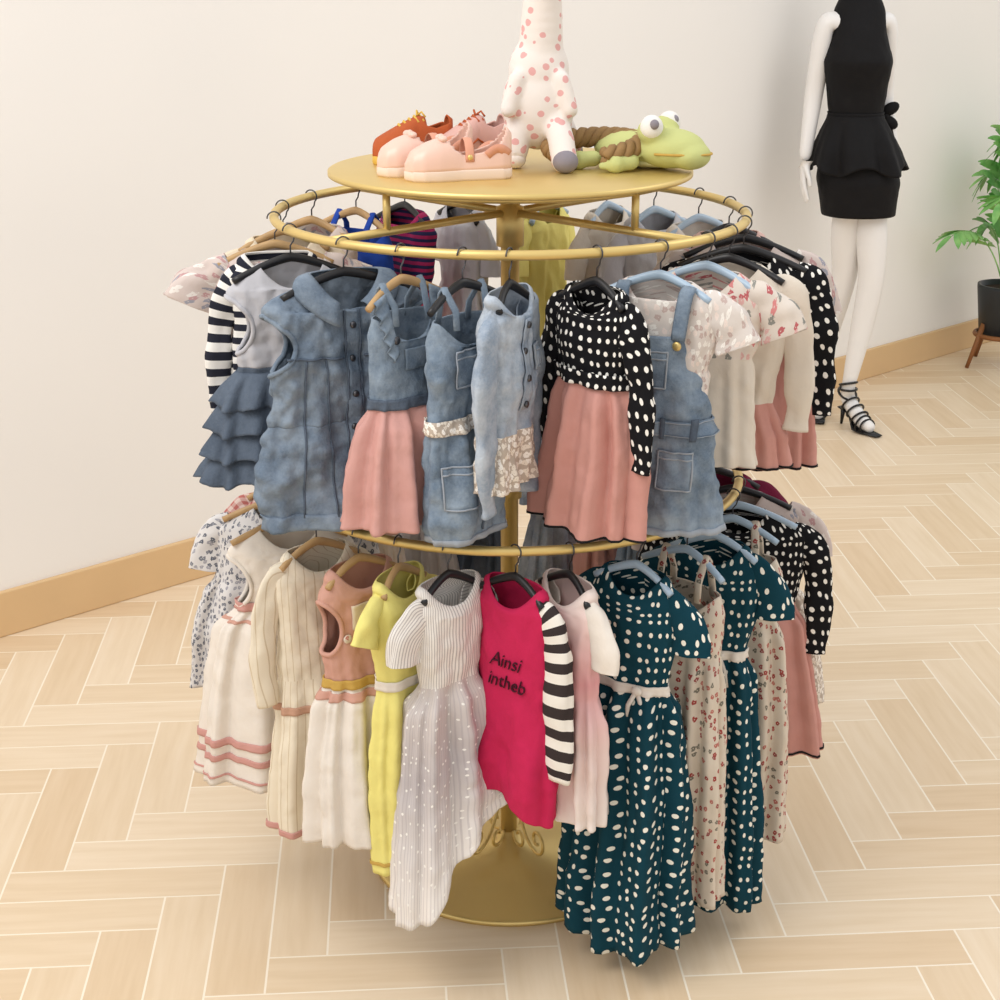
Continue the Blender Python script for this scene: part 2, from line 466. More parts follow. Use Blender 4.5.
def build_room():
    t = NT('herringbone_wood_floor')
    o = t.xyz(t.obj()); Wd = 0.112; n = 4.0
    ang = radians(-4.0)
    X = t.math('DIVIDE', t.math('ADD', t.math('MULTIPLY', o[0], cos(ang)), t.math('MULTIPLY', o[1], -sin(ang))), Wd)
    Y = t.math('DIVIDE', t.math('ADD', t.math('MULTIPLY', o[0], sin(ang)), t.math('MULTIPLY', o[1], cos(ang))), Wd)
    X = t.math('ADD', X, 400.37); Y = t.math('ADD', Y, 400.2)
    i = t.math('FLOOR', X); j = t.math('FLOOR', Y); fx = t.math('FRACT', X); fy = t.math('FRACT', Y)
    m = t.math('FLOORED_MODULO', t.math('SUBTRACT', i, j), 2*n)
    hor = t.math('LESS_THAN', m, n-0.5)
    hl = t.math('ADD', m, fx); hid1 = t.math('SUBTRACT', i, m)
    q = t.math('SUBTRACT', m, n)
    vl = t.math('ADD', t.math('SUBTRACT', n-1, q), fy); vid2 = t.math('ADD', j, q)
    def sel(a, b):
        return t.math('ADD', t.math('MULTIPLY', hor, a), t.math('MULTIPLY', t.math('SUBTRACT', 1.0, hor), b))
    al = sel(hl, vl); aw = sel(fy, fx); id1 = sel(hid1, i); id2 = sel(j, vid2)
    ed = t.math('MINIMUM', t.math('MINIMUM', aw, t.math('SUBTRACT', 1.0, aw)), t.math('MINIMUM', al, t.math('SUBTRACT', n, al)))
    gap = t.math('LESS_THAN', ed, 0.018)
    wn = t.n.new('ShaderNodeTexWhiteNoise'); wn.noise_dimensions = '3D'
    t.link(t.comb(id1, id2, hor), wn.inputs[0]); rv = wn.outputs[0]
    gv = t.comb(t.math('ADD', t.math('MULTIPLY', al, 0.22), t.math('MULTIPLY', rv, 57)), t.math('ADD', t.math('MULTIPLY', aw, 2.4), t.math('MULTIPLY', rv, 31)), 0.0)
    gr = t.noise(gv, 1.8, 4, 0.55)
    col = t.ramp(gr, [(0.25, W(223, 202, 172)), (0.55, W(230, 211, 184)), (0.8, W(234, 217, 193))])
    tint = t.ramp(rv, [(0, W(243, 235, 224)), (0.5, W(250, 247, 242)), (1, W(255, 255, 255))])
    col = t.mix(1.0, col, tint, 'MULTIPLY')
    col = t.mix(gap, col, W(243, 232, 214))
    t.bump(t.math('SUBTRACT', 1.0, gap), 0.2, 0.002)
    t.fin(col, 0.38, 0, 0.35)
    g = G('floor')
    a = WP0-WD*8; b = WP0+WD*9
    g.poly([(a.x, a.y, 0), (a.x+11*WN.x, a.y+11*WN.y, 0), (b.x+11*WN.x, b.y+11*WN.y, 0), (b.x, b.y, 0)], t.m)
    g.done(smooth=False)
    t = NT('painted_plaster_wall'); ob = t.obj()
    nz = t.noise(ob, 0.8, 2, 0.4); nf = t.noise(ob, 90, 2)
    col = t.ramp(nz, [(0.35, W(234, 232, 229)), (0.65, W(241, 238, 234))])
    t.bump(nf, 0.05, 0.001); wm = t.fin(col, 0.8, 0, 0.2)
    bw = plain('baseboard_wood', W(222, 188, 142), 0.5, 0, 0.3, 0.06, False, 6)
    g = G('wall_back'); h = 3.2; th = .12
    def prism(g, a, b, off0, off1, z0, z1, mat):
        A0 = a+WN*off0; B0 = b+WN*off0; A1 = a+WN*off1; B1 = b+WN*off1
        c = [(A0.x, A0.y, z0), (B0.x, B0.y, z0), (B1.x, B1.y, z0), (A1.x, A1.y, z0), (A0.x, A0.y, z1), (B0.x, B0.y, z1), (B1.x, B1.y, z1), (A1.x, A1.y, z1)]
        for f in ((0,3,2,1),(4,5,6,7),(0,1,5,4),(1,2,6,5),(2,3,7,6),(3,0,4,7)):
            g.poly([c[k] for k in f], mat)
    prism(g, a, b, -th, 0, 0, h, wm); g.done(smooth=False)
    g = G('baseboard_back'); prism(g, a, b, 0.0, 0.018, 0, 0.132, bw)
    o = g.done(smooth=False); md = o.modifiers.new('bev', 'BEVEL'); md.width = .004; md.segments = 2
build_room()

# ------------------------------------------------------------------ rack
def circle(R, z, n=96): return [(R*cos(2*pi*k/n), R*sin(2*pi*k/n), z) for k in range(n)]
def build_rack():
    root = empty('round_garment_rack')
    gm = M['gold']
    g = G('base_plate')
    g.lathe([(0, 0), (.288, 0), (.292, .002), (.292, .009), (.288, .012), (.05, .0125), (.045, .02), (.026, .024), (.022, .05), (.018, .052), (0, .052)], gm, 96)
    g.done(parent=root)
    g = G('centre_pole'); g.lathe([(0, .012), (.0175, .012), (.0175, .80), (.024, .802), (.024, .87), (.0175, .872), (.0175, 1.30), (.026, 1.302), (.026, 1.375), (.0185, 1.377), (.0185, 1.445), (0, 1.445)], gm, 32)
    g.done(parent=root)
    for nm, tr in (('upper_ring', 'top'), ('lower_ring', 'low')):
        z, R = TIER[tr]
        g = G(nm); g.tube(circle(R, z), .0085, gm, 14, closed=True)
        for k in range(4):
            a = radians(45+90*k)
            g.tube([(.015*cos(a), .015*sin(a), z), (R*cos(a), R*sin(a), z)], (.0075), gm, 10)
        g.done(parent=root)
    g = G('disc_supports')
    for k in range(4):
        a = radians(45+90*k); g.tube([(.305*cos(a), .305*sin(a), 1.36), (.305*cos(a), .305*sin(a), 1.44)], .007, gm, 10)
    g.tube(circle(.305, 1.432), .005, gm, 8, closed=True)
    g.done(parent=root)
    g = G('top_disc'); g.lathe([(0, 1.436), (.333, 1.436), (.337, 1.438), (.337, 1.4455), (.333, 1.4475), (0, 1.4475)], gm, 96); g.done(parent=root)
    g = G('scroll_feet')
    for a in (radians(-62), radians(-122), radians(62), radians(130)):
        pts = []
        for i in range(30):
            u = i/29
            r = .018+.105*u; z = .175-.12*u-.035*sin(u*pi)
            pts.append((r*cos(a), r*sin(a), z))
        cx, cz = .123, .085
        for i in range(1, 26):
            q = -pi/2-0.1+i*0.27; rr = .030*(1-i/34)
            pts.append(((cx+rr*cos(q))*cos(a), (cx+rr*cos(q))*sin(a), cz+rr*sin(q)))
        g.tube(pts, .0038, gm, 8)
        pts = []
        for i in range(26):
            q = pi+i*.24; rr = .026*(1-i/36)
            pts.append(((.046+rr*cos(q))*cos(a), (.046+rr*cos(q))*sin(a), .055+rr*sin(q)))
        g.tube(pts, .0036, gm, 8)
    g.done(parent=root)
build_rack()

# ------------------------------------------------------------------ top tier garments
def T1x(g, B):
    for k, z in enumerate((-.245, -.29, -.335, -.38)):
        ruffle(B, g, M['denimD'], z, z-.060, .022+.004*k, .008, 13+k, k*1.3)
dress('denim_ruffle_dress', 'top', -62, 18, .42, sw=.115, ww=.10, wz=-.235, hw=.145, hd=.05, top='grey', skirt='denimD', arm=True, extra=T1x, hg='black', amp=.004, wr=.006)
dress('floral_blouse', 'top', -80, 8, .22, sw=.115, ww=.115, wz=-.16, hw=.12, hd=.04, top='florBlush', sl='cap', hg='wood_h', amp=.006)
dress('striped_long_sleeve_top', 'top', -75, 14, .34, sw=.088, ww=.085, wz=-.2, hw=.088, hd=.04, top='strBW2', sl='long', hg=None, amp=.005, sls=.75)
def T2x(g, B):
    z0 = -.10
    patch(B, g, M['denimA'], -.013, .013, -.10, -.478, .0035, 4, 40)
    seamline(B, g, M['denimD'], -.013, z0, -.013, -.475, off=.004, w=.0009); seamline(B, g, M['denimD'], .013, z0, .013, -.475, off=.004, w=.0009)
    for k in range(6):
        z = -.13-.06*k; p = B.fronty(0, z, .006); g.sphere((p[0], p[1], p[2]), (.005, .003, .005), M['wire'], 8)
    for sx in (-1, 1):
        seamline(B, g, M['denimD'], sx*.02, -.185, sx*.115, -.178, w=.0012)
        seamline(B, g, M['denimD'], sx*.05, -.185, sx*.04, -.46, w=.0009)
        seamline(B, g, M['denimD'], sx*.085, -.185, sx*.095, -.46, w=.0009)
    B.draw(g, M['denimA'], z0=-.455, z1=-.483, off=.003, ns=5)
    def P(i, j):
        t = i/8; th = -pi/2+.30+(2*pi-.6)*j/48
        fr = max(0, -sin(th))
        r = 1+.55*sin(t*pi*.6); z = -.046-.052*fr**2+.012*sin(t*pi)-.036*t
        return (.060*r*cos(th), .026*r*sin(th)-.006*t-.004, z, th*.05, z)
    g.grid(P, 8, 48, M['denimA'])
dress('denim_vest', 'top', -40, 26, .482, sw=.150, ww=.146, wz=-.30, hw=.155, hd=.050, top='denimA', arm=True, extra=T2x, hg='black', amp=.008, n=5, wr=.013, seed=5, neck=.075)
def T3x(g, B):
    patch(B, g, M['denimB'], -.026, .026, -.155, -.19, .004)
    for sx in (-1, 1):
        p = B.fronty(sx*.042, -.125, .005); g.sphere((p[0], p[1], p[2]), (.006, .003, .006), M['wire'], 8)
        def P(i, j, sx=sx):
            u = i/24; v = j/4; x = sx*(.040+.012*(1-u)); z = -.060-.10*u
            return (x+sx*v*(.028-.012*u), -.014-.018*u-.006*sin(u*28)*v, z-.012*v, u*.1, v*.02)
        g.grid(P, 24, 4, M['denimB'])
dress('denim_pink_pinafore_dress', 'top', -24.5, 50, .455, sw=.078, ww=.068, wz=-.245, hw=.118, hd=.076, top='denimB', skirt='pink', straps=.045, extra=T3x, amp=.015, n=11, hg='wood_h', belt='denimD')
def T4x(g, B):
    pocket(B, g, M['denimB'], -.045, .035, -.15, -.21)
    pocket(B, g, M['denimB'], -.075, -.02, -.34, -.41)
    pocket(B, g, M['denimB'], .02, .07, -.34, -.41)
    seamline(B, g, M['denimD'], 0, -.3, 0, -.46)
    B.draw(g, M['lace'], z0=-.263, z1=-.287, off=.006, ns=5)
    B.draw(g, M['denimL'], z0=-.466, z1=-.476, off=.002, ns=2)
dress('denim_overall_dress', 'top', -10.5, 49, .478, sw=.076, ww=.076, wz=-.27, hw=.088, hd=.044, top='denimB', skirt='denimB', straps=.045, extra=T4x, amp=.007, n=6, wr=.009)
def T5x(g, B):
    patch(B, g, M['denimC'], -.012, .012, -.10, -.255, .004, 4, 16)
    for k in range(4):
        p = B.fronty(0, -.11-.045*k, .007); g.sphere((p[0], p[1], p[2]), (.005, .003, .005), M['wire'], 8)
    pocket(B, g, M['denimC'], .025, .055, -.15, -.19)
    for sd in (-1, 1):
        sleeve(g, sd, [(.045, -.10), (.070, -.125), (.088, -.22), (.084, -.33), (.070, -.42)], [.026, .032, .028, .025, .021], M['denimC'], sd+3, wr=.008)
dress('light_denim_lace_jacket', 'top', -.5, 63, .385, sw=.070, ww=.062, wz=-.29, hw=.074, hd=.030, top='denimC', skirt='lace', extra=T5x, amp=.006, wr=.008)
def T6x(g, B):
    B.draw(g, M['dotBW'], z0=-.19, z1=-.215, off=.008, ns=5)
    B.draw(g, M['blackc'], z0=-.465, z1=-.469, off=.001, ns=2)
dress('polka_dot_pink_dress', 'top', 18.5, -50, .469, sw=.084, ww=.070, wz=-.205, hw=.110, hd=.056, top='dotBW', skirt='pink2', sl='long', extra=T6x, amp=.015, n=9, hg='black', sls=.9)
def T7x(g, B):
    st = [(-.14, .058, .045, 0), (-.17, .068, .047, 0), (-.24, .09, .050, 0), (-.29, .092, .050, .001), (-.34, .105, .056, .005), (-.485, .122, .064, .008)]
    D = Body(st, n=7, seed=3, wr=.009)
    D.draw(g, M['denimB'], ns=70)
    for sx in (-1, 1):
        pts = []
        for k in range(10):
            u = k/9; z = -.145+.085*u; p = B.fronty(sx*(.05+.012*u), max(z, -.10), .008); pts.append((sx*(.05+.008*u), p[1]-.008*(1-u), z))
        g.tube(pts, [(.0025, .012)]*10, M['denimB'], 8, flat=(0, 1, 0))
        p = D.fronty(sx*.046, -.155, .006); g.sphere((p[0], p[1], p[2]), (.007, .003, .007), M['gold'], 8)
    D.draw(g, M['denimB'], z0=-.282, z1=-.308, off=.005, ns=5)
    for z in (-.284, -.306): D.draw(g, M['denimL'], z0=z, z1=z-.001, off=.0072, ns=1)
    for x in (-.07, -.02, .03, .075): patch(D, g, M['denimD'], x, x+.008, -.276, -.313, .0085, 2, 6)
    pocket(D, g, M['denimB'], -.035, .035, -.165, -.225)
    pocket(D, g, M['denimB'], -.085, -.03, -.335, -.40); pocket(D, g, M['denimB'], .03, .085, -.335, -.40)
    seamline(D, g, M['denimD'], 0, -.31, 0, -.475)
    D.draw(g, M['denimL'], z0=-.474, z1=-.485, off=.002, ns=2)
dress('denim_pinafore_with_lace_tee', 'top', 34.5, -28, .30, sw=.105, ww=.088, wz=-.2, hw=.088, hd=.040, top='laceTee', skirt='laceTee', sl='cap', extra=T7x, hg='blue_h', amp=.003, sls=.85)
dress('floral_ruffle_top', 'top', 50, -28, .39, sw=.105, ww=.09, wz=-.2, hw=.105, hd=.04, top='florPink', skirt='cream2', sl='cap', hg='blue_h', amp=.006, sls=.85)
dress('ivory_pink_dress', 'top', 61, -22, .42, sw=.11, ww=.09, wz=-.30, hw=.125, hd=.042, top='cream2', skirt='pink2', sl='long', hg='black', amp=.009, bands=[(-.415,-.419,'blackc',.002)], sls=.85)
dress('polka_dot_pink_dress', 'top', 74, -14, .45, sw=.125, ww=.10, wz=-.22, hw=.15, hd=.045, top='dotBW', skirt='pink2', sl='long', hg='black', amp=.011, bands=[(-.445,-.449,'blackc',.002)], sls=.85)
dress('floral_blouse', 'top', 88, -8, .28, sw=.12, ww=.10, wz=-.2, hw=.11, hd=.04, top='florBlush', skirt='cream2', sl='short', hg='black', amp=.006)
back = [(-98, 10, .30, 'cream', 'cream', 'short', 'wood_h'), (-116, -20, .32, 'florBlush', 'blush', None, 'wood_h'), (-134, -35, .30, 'royal', 'royal', None, 'wood_h'),
        (-150, -50, .32, 'strMag', 'magenta', None, 'black'), (-167, -60, .34, 'grey', 'grey', 'short', 'black'), (170, 62, .34, 'yellow', 'yellow', 'short', 'blue_h'),
        (152, 55, .30, 'cream2', 'grey', 'short', 'blue_h'), (137, 40, .32, 'grey', 'grey', 'short', 'blue_h'), (120, 30, .34, 'white', 'cream2', None, 'blue_h'), (104, 10, .34, 'blush', 'pink2', None, 'black')]
names = {'cream': 'cream_dress', 'florBlush': 'floral_blouse', 'royal': 'blue_strap_dress', 'strMag': 'striped_magenta_dress', 'grey': 'grey_dress', 'yellow': 'yellow_dress', 'cream2': 'ivory_dress', 'white': 'white_dress', 'blush': 'blush_dress'}
for (ph, yw, L, a, b, s, h) in back:
    dress(names[a], 'top', ph, yw, L, top=a, skirt=b, sl=s, hg=h, wz=-.22, straps=(.03 if a == 'royal' else None), sw=.095, hw=.105, ww=.08, hd=.04, sls=.8)

# ------------------------------------------------------------------ lower tier garments
dress('blossom_print_dress', 'low', -84, 4, .44, sw=.13, ww=.135, wz=-.2, hw=.20, hd=.05, top='florGrey', sl='short', hg='wood_h', sls=.8)
dress('gingham_dress', 'low', -100, 5, .36, sw=.10, ww=.10, wz=-.2, hw=.12, top='ging', sl='short', hg='wood_h', sls=.8)
dress('white_dress_with_pink_ribbon_trim', 'low', -69, 14, .57, sw=.12, ww=.10, wz=-.21, hw=.195, hd=.075, top='white', skirt='white', arm=True, belt='pinkband', bands=[(-.470, -.486, 'pinkband'), (-.505, -.518, 'pinkband'), (-.235, -.24, 'peach'), (-.55,-.554,'pinkband')], hg='wood_h', amp=.016, n=10)
dress('cream_striped_long_dress', 'low', -52, 34, .62, sw=.090, ww=.086, wz=-.30, hw=.105, hd=.055, top='vstr', skirt='vstr', sl='long', bands=[(-.35, -.365, 'tanband'), (-.605, -.618, 'pinkband')], hg='wood_h', amp=.011, n=7, ucs=.11, sls=.8)
def L4x(g, B):
    patch(B, g, M['cream'], -.04, .03, -.12, -.165, .003)
    for k in range(5):
        p = B.fronty(-.05+.025*k, -.18-.006*(k % 2), .004); g.sphere((p[0], p[1], p[2]), (.008, .003, .007), M['florCream'], 8)
dress('peach_white_dress', 'low', -37, 42, .575, sw=.088, ww=.07, wz=-.27, hw=.120, hd=.074, top='peach', skirt='white', belt='mustard', extra=L4x, hg='wood_h', arm=True, bands=[(-.285, -.30, 'peach')], amp=.014)
def L5x(g, B):
    for z, m in ((-.34, 'blackc'), (-.38, 'blackc'), (-.47, 'red'), (-.57, 'red'), (-.42, 'red')):
        patch(B, g, M[m], -.022, -.006, z, z-.022, .004, 3, 3)
dress('yellow_belted_dress', 'low', -26, 60, .625, sw=.075, ww=.062, wz=-.25, hw=.08, hd=.042, top='yellow', belt='white', sl='cap', extra=L5x, hg='wood_h', amp=.009, n=7, bands=[(-.60, -.606, 'mustard')], sls=.72)
def hemL6(th): return -.10*max(0, -cos(th))**1.2+.20*max(0, cos(th))+.05*(1-abs(cos(th))) - .02*abs(sin(2*th))
dress('grey_pinstripe_dress', 'low', -14, 42, .595, sw=.076, ww=.062, wz=-.24, hw=.125, hd=.07, top='pin', skirt='star', sl='short', slm='pin', hem=hemL6, hg='black', amp=.017, n=9, ucs=.12, sls=.85)
def L7x(g, B):
    for sd in (-1, 1):
        sleeve(g, sd, [(.055, -.10), (.080, -.12), (.098, -.20), (.102, -.31), (.098, -.40)], [.028, .036, .033, .031, .028], M['strBW'], sd+8, wr=.004)
    cu = bpy.data.curves.new('txt', 'FONT'); cu.body = 'Ainsi\nintheb'; cu.size = .038; cu.align_x = 'CENTER'; cu.shear = .35; cu.extrude = 0.0; cu.space_line = 1.05; cu.offset = -.0004
    ob = bpy.data.objects.new('txt', cu); scene.collection.objects.link(ob)
    bpy.context.view_layer.update()
    me = bpy.data.meshes.new_from_object(ob.evaluated_get(bpy.context.evaluated_depsgraph_get()))
    bm = bmesh.new(); bm.from_mesh(me); bmesh.ops.subdivide_edges(bm, edges=[e for e in bm.edges if e.calc_length() > .008], cuts=2); bmesh.ops.triangulate(bm, faces=bm.faces)
    vs = [v.co.copy() for v in bm.verts]; fs = [[v.index for v in f.verts] for f in bm.faces]
    bm.free(); bpy.data.objects.remove(ob)
    bb = len(g.v)
    for c in vs:
        p = B.fronty(c.x*.85+.006, -.205+c.y, .0035); g.v.append((p[0], p[1], p[2]))
    mi = g.mi(M['print'])
    for f in fs: g.f.append(tuple(bb+k for k in f)); g.uv.append([(0, 0)]*len(f)); g.fm.append(mi)
dress('magenta_tee_with_striped_sleeves', 'low', 1.0, -44, .455, sw=.084, ww=.084, wz=-.33, hw=.092, hd=.040, top='magenta', skirt='magenta', extra=L7x, hg='black', amp=.012, n=5, hem=lambda th: -.045*max(0, cos(th)))
dress('pink_fade_dress', 'low', 13.0, -57, .505, sw=.082, ww=.075, wz=-.26, hw=.095, hd=.042, top='gradPink', sl='short', slm='white', hg='black', amp=.010, sls=.8)
def tealx(g, B):
    wz = -.27
    for sx in (-1, 1):
        p = B.fronty(.01*sx+.03, wz-.004, .008)
        g.tube([(.03, p[1], wz), (.03+sx*.014, p[1]-.004, wz-.03), (.03+sx*.018, p[1]-.002, wz-.06)], [(.0012, .004)]*3, M['white'], 6, flat=(0, 1, 0))
    g.sphere((.03, p[1]-.001, wz), (.010, .005, .008), M['white'], 8)
dress('teal_polka_dot_dress', 'low', 29.5, -38, .795, sw=.09, ww=.07, wz=-.27, hw=.116, hd=.074, top='dotTeal', sl='short', belt='white', extra=tealx, hg='blue_h', amp=.020, n=9, sls=.9, hem=lambda th: -.015+.03*abs(cos(th)))
dress('floral_strap_dress', 'low', 45, -44, .74, sw=.09, ww=.082, wz=-.24, hw=.105, hd=.055, top='florCream', straps=.06, hg='blue_h', amp=.013, n=9)
dress('teal_polka_dot_dress', 'low', 57, -28, .80, sw=.096, ww=.07, wz=-.27, hw=.120, hd=.065, top='dotTeal', sl='short', belt='white', extra=tealx, hg='blue_h', amp=.017, n=9, sls=.9)
dress('floral_strap_dress', 'low', 70, -20, .71, sw=.105, ww=.10, wz=-.24, hw=.135, hd=.055, top='florCream', straps=.06, hg='blue_h', amp=.012, n=9)
dress('polka_dot_pink_dress', 'low', 80, -10, .56, sw=.14, ww=.12, wz=-.24, hw=.19, hd=.055, top='dotBW', skirt='pink2', sl='long', hg='blue_h', amp=.012, bands=[(-.553,-.557,'blackc',.002)], sls=.85)
dress('white_lace_dress', 'low', 93, -6, .50, sw=.14, ww=.13, wz=-.24, hw=.205, hd=.06, top='florBlush', skirt='lace', sl='short', hg='black', amp=.012, sls=.85)
dress('burgundy_knit_top', 'low', 108, 0, .36, sw=.10, ww=.09, wz=-.24, hw=.11, top='burg', sl='short', hg='black')
backl = [(-118, -20, 'cream', 'cream'), (-136, -35, 'blush', 'white'), (-154, -50, 'grey', 'grey'), (-172, -65, 'royal', 'denimD'), (167, 60, 'denimC', 'denimC'), (150, 50, 'white', 'pink'), (135, 40, 'denimB', 'denimB'), (122, 25, 'cream2', 'cream2')]
names.update({'denimC': 'light_denim_dress', 'denimB': 'denim_dress'})
for (ph, yw, a, b) in backl:
    dress(names[a], 'low', ph, yw, .46, top=a, skirt=b, sl='short', hg='black', wz=-.24, sw=.09, hw=.105, hd=.045, ww=.08, sls=.8)

# ------------------------------------------------------------------ items on top disc
ZT = 1.4475
def remesh_obj(g, vox=.004, sm=6, **kw):
    o = g.done(merge=False, **kw)
    m = o.modifiers.new('remesh', 'REMESH'); m.mode = 'VOXEL'; m.voxel_size = vox; m.use_smooth_shade = True
    m = o.modifiers.new('smooth', 'SMOOTH'); m.iterations = sm; m.factor = .6
    return o

def shoe(name, loc, yaw, upper, sole, accent, kind='mary', Ls=.165, inner='white'):
    root = empty(name, loc, (0, 0, yaw))
    def outline(u):
        pts = [(0, .0), (.03, .016), (.10, .025), (.3, .026), (.5, .027), (.7, .034), (.85, .033), (.95, .023), (1, .0)]
        return float(np.interp(u, [p[0] for p in pts], [p[1] for p in pts]))
    us = [0.5-0.5*cos(pi*k/48) for k in range(49)]
    hts = ([(0, .060), (.06, .074), (.16, .066), (.30, .050), (.46, .044), (.60, .054), (.70, .053), (.8, .047), (.93, .034), (1, .012)] if kind == 'mary'
           else [(0, .060), (.08, .070), (.25, .060), (.42, .070), (.6, .058), (.8, .042), (.93, .032), (1, .014)])
    zs = .016
    hh = lambda u: float(np.interp(u, [p[0] for p in hts], [p[1] for p in hts]))
    g = G('upper')
    NJ = 48
    def P(i, j):
        u = us[i]; w = outline(u)+.0005; h = hh(u); a = pi*j/NJ
        k = .75
        y = w*math.copysign(abs(cos(a))**k, cos(a))*(1-.18*sin(a)*(u < .5)); z = zs+h*abs(sin(a))**.7
        return (u*Ls, y, z, u*Ls, y)
    if kind == 'mary':
        op = lambda i, j: .05 < us[i] < .61 and abs(j+.5-NJ/2) < NJ*.34*max(0, 1-((us[i]-.32)/.29)**4)**.5
    else:
        op = lambda i, j: .06 < us[i] < .36 and abs(j+.5-NJ/2) < NJ*.25
    g.grid(P, 48, NJ, M[upper], skip=op)
    g.done(solid=.003, parent=root)
    g = G('sole')
    rim = [(us[k], outline(us[k])) for k in range(49)]
    loop = [(u*Ls*1.02-.002, w+.003) for u, w in rim]+[(u*Ls*1.02-.002, -w-.003) for u, w in rim[::-1]][1:-1]
    N = len(loop); prof = [(.5, 0.0), (.97, 0), (1, .004), (1, zs), (.96, zs+.003), (.5, zs+.003)]
    def P2(i, j):
        s_, z = prof[i]; x, y = loop[j % N]; cx = Ls*.5
        return (cx+(x-cx)*s_, y*s_, z, x, y)
    g.grid(P2, 5, N, M[sole], wrap=True)
    g.poly([P2(0, j)[:3] for j in range(N)], M[sole]); g.poly([P2(5, j)[:3] for j in range(N)], M[inner])
    g.done(parent=root)
    g = G('trim')
    if kind == 'mary':
        pts = [(Ls*.42, .027*cos(pi*k/16), zs+.016+.038*sin(pi*k/16)) for k in range(17)]
        g.tube(pts, [(.0018, .008)]*17, M[accent], 8, flat=(0, 1, 0))
        x, z = Ls*.66, zs+.055
        for s_ in (-1, 1):
            g.sphere((x, s_*.012, z), (.008, .012, .006), M[upper], 8)
            g.tube([(x, s_*.003, z), (x+.016, s_*.014, z-.008)], [(.001, .005)]*2, M[upper], 6)
        g.sphere((x, 0, z+.002), (.006, .006, .006), M[upper], 8)
        g.sphere((Ls*.42, .028, zs+.024), (.005, .003, .005), M['gold'], 8)
        for s_ in (-1, 1):
            pts = [(Ls*(.04+.22*k/10), s_*(outline(.04+.22*k/10)+.0012), zs+.026+.012*sin(pi*k/10)) for k in range(11)]
            g.tube(pts, [(.001, .009)]*11, M[accent], 6, flat=(0, 1, 0))
    else:
        for k in range(5):
            x = Ls*(.40+.065*k); h = zs+hh(x/Ls)
            g.tube([(x, -.016, h-.008), (x+.003, 0, h+.003), (x, .016, h-.008)], .0025, M[accent], 6)
        for s_ in (-1, 1):
            g.tube([(Ls*.1, s_*.027, zs+.03), (Ls*.35, s_*.028, zs+.012), (Ls*.55, s_*.028, zs+.03), (Ls*.75, s_*.032, zs+.012)], [(.002, .005)]*4, M[accent], 6)
            g.tube([(Ls*.45, 0, zs+.07), (Ls*.42, s_*.012, zs+.078), (Ls*.38, s_*.016, zs+.068)], .002, M[accent], 6)
    g.done(parent=root)
M['shoepink'] = plain('pink_patent_leather', W(232, 194, 178), .35, 0, .5, .03, False)
M['shoesole'] = plain('pale_rubber_sole', W(230, 208, 192), .5, 0, .3, .03, False)
M['shoeacc'] = plain('coral_leather_trim', W(218, 156, 130), .5, 0, .3, .03, False)
M['orange'] = plain('orange_suede', W(184, 92, 52), .8, 0, .2, .1)
M['yel'] = plain('yellow_rubber', W(216, 178, 84), .6, 0, .2, .05, False)
M['ros'] = plain('rose_leather', W(212, 168, 158), .5, 0, .3, .05, False)
shoe('mary_jane_shoe', (.0, -.13, ZT), radians(194), 'shoepink', 'shoesole', 'shoeacc', Ls=.19, inner='shoeacc')
shoe('mary_jane_shoe', (-.070, -.052, ZT), radians(203), 'shoepink', 'shoesole', 'shoeacc', Ls=.18, inner='shoeacc')
shoe('child_sneaker', (-.11, .10, ZT), radians(205), 'orange', 'yel', 'yel', 'snk', .16, 'orange')
shoe('child_sneaker', (-.01, .12, ZT), radians(215), 'ros', 'shoesole', 'orange', 'snk', .15)

def spots(name, base, spot, scale, r):
    t = NT(name); o = t.obj(); d, c = t.vor(o, scale, .9, '3D')
    nz = t.noise(o, 70, 1)
    f = t.math('LESS_THAN', d, t.math('ADD', r-.1, t.math('MULTIPLY', nz, .2)))
    t.bump(t.noise(o, 500, 1), .2, .001)
    return t.fin(t.mix(f, base, spot), .85, 0, .2)
M['gir'] = spots('spotted_plush_fabric', W(228, 220, 214), W(218, 166, 164), 44, .30)
M['greyp'] = plain('grey_plush_fabric', W(140, 134, 142))
M['frog'] = plain('green_plush_fabric', W(196, 201, 134), var=.04)
M['frog2'] = plain('pale_green_plush_fabric', W(216, 216, 164), var=.05)
M['eyew'] = plain('white_plush_fabric', W(234, 232, 228))
M['eyeb'] = plain('dark_bead', W(60, 50, 60), .2, 0, .5, .02, False)
M['braid'] = plain('brown_braided_wool', W(164, 130, 86), var=.25)

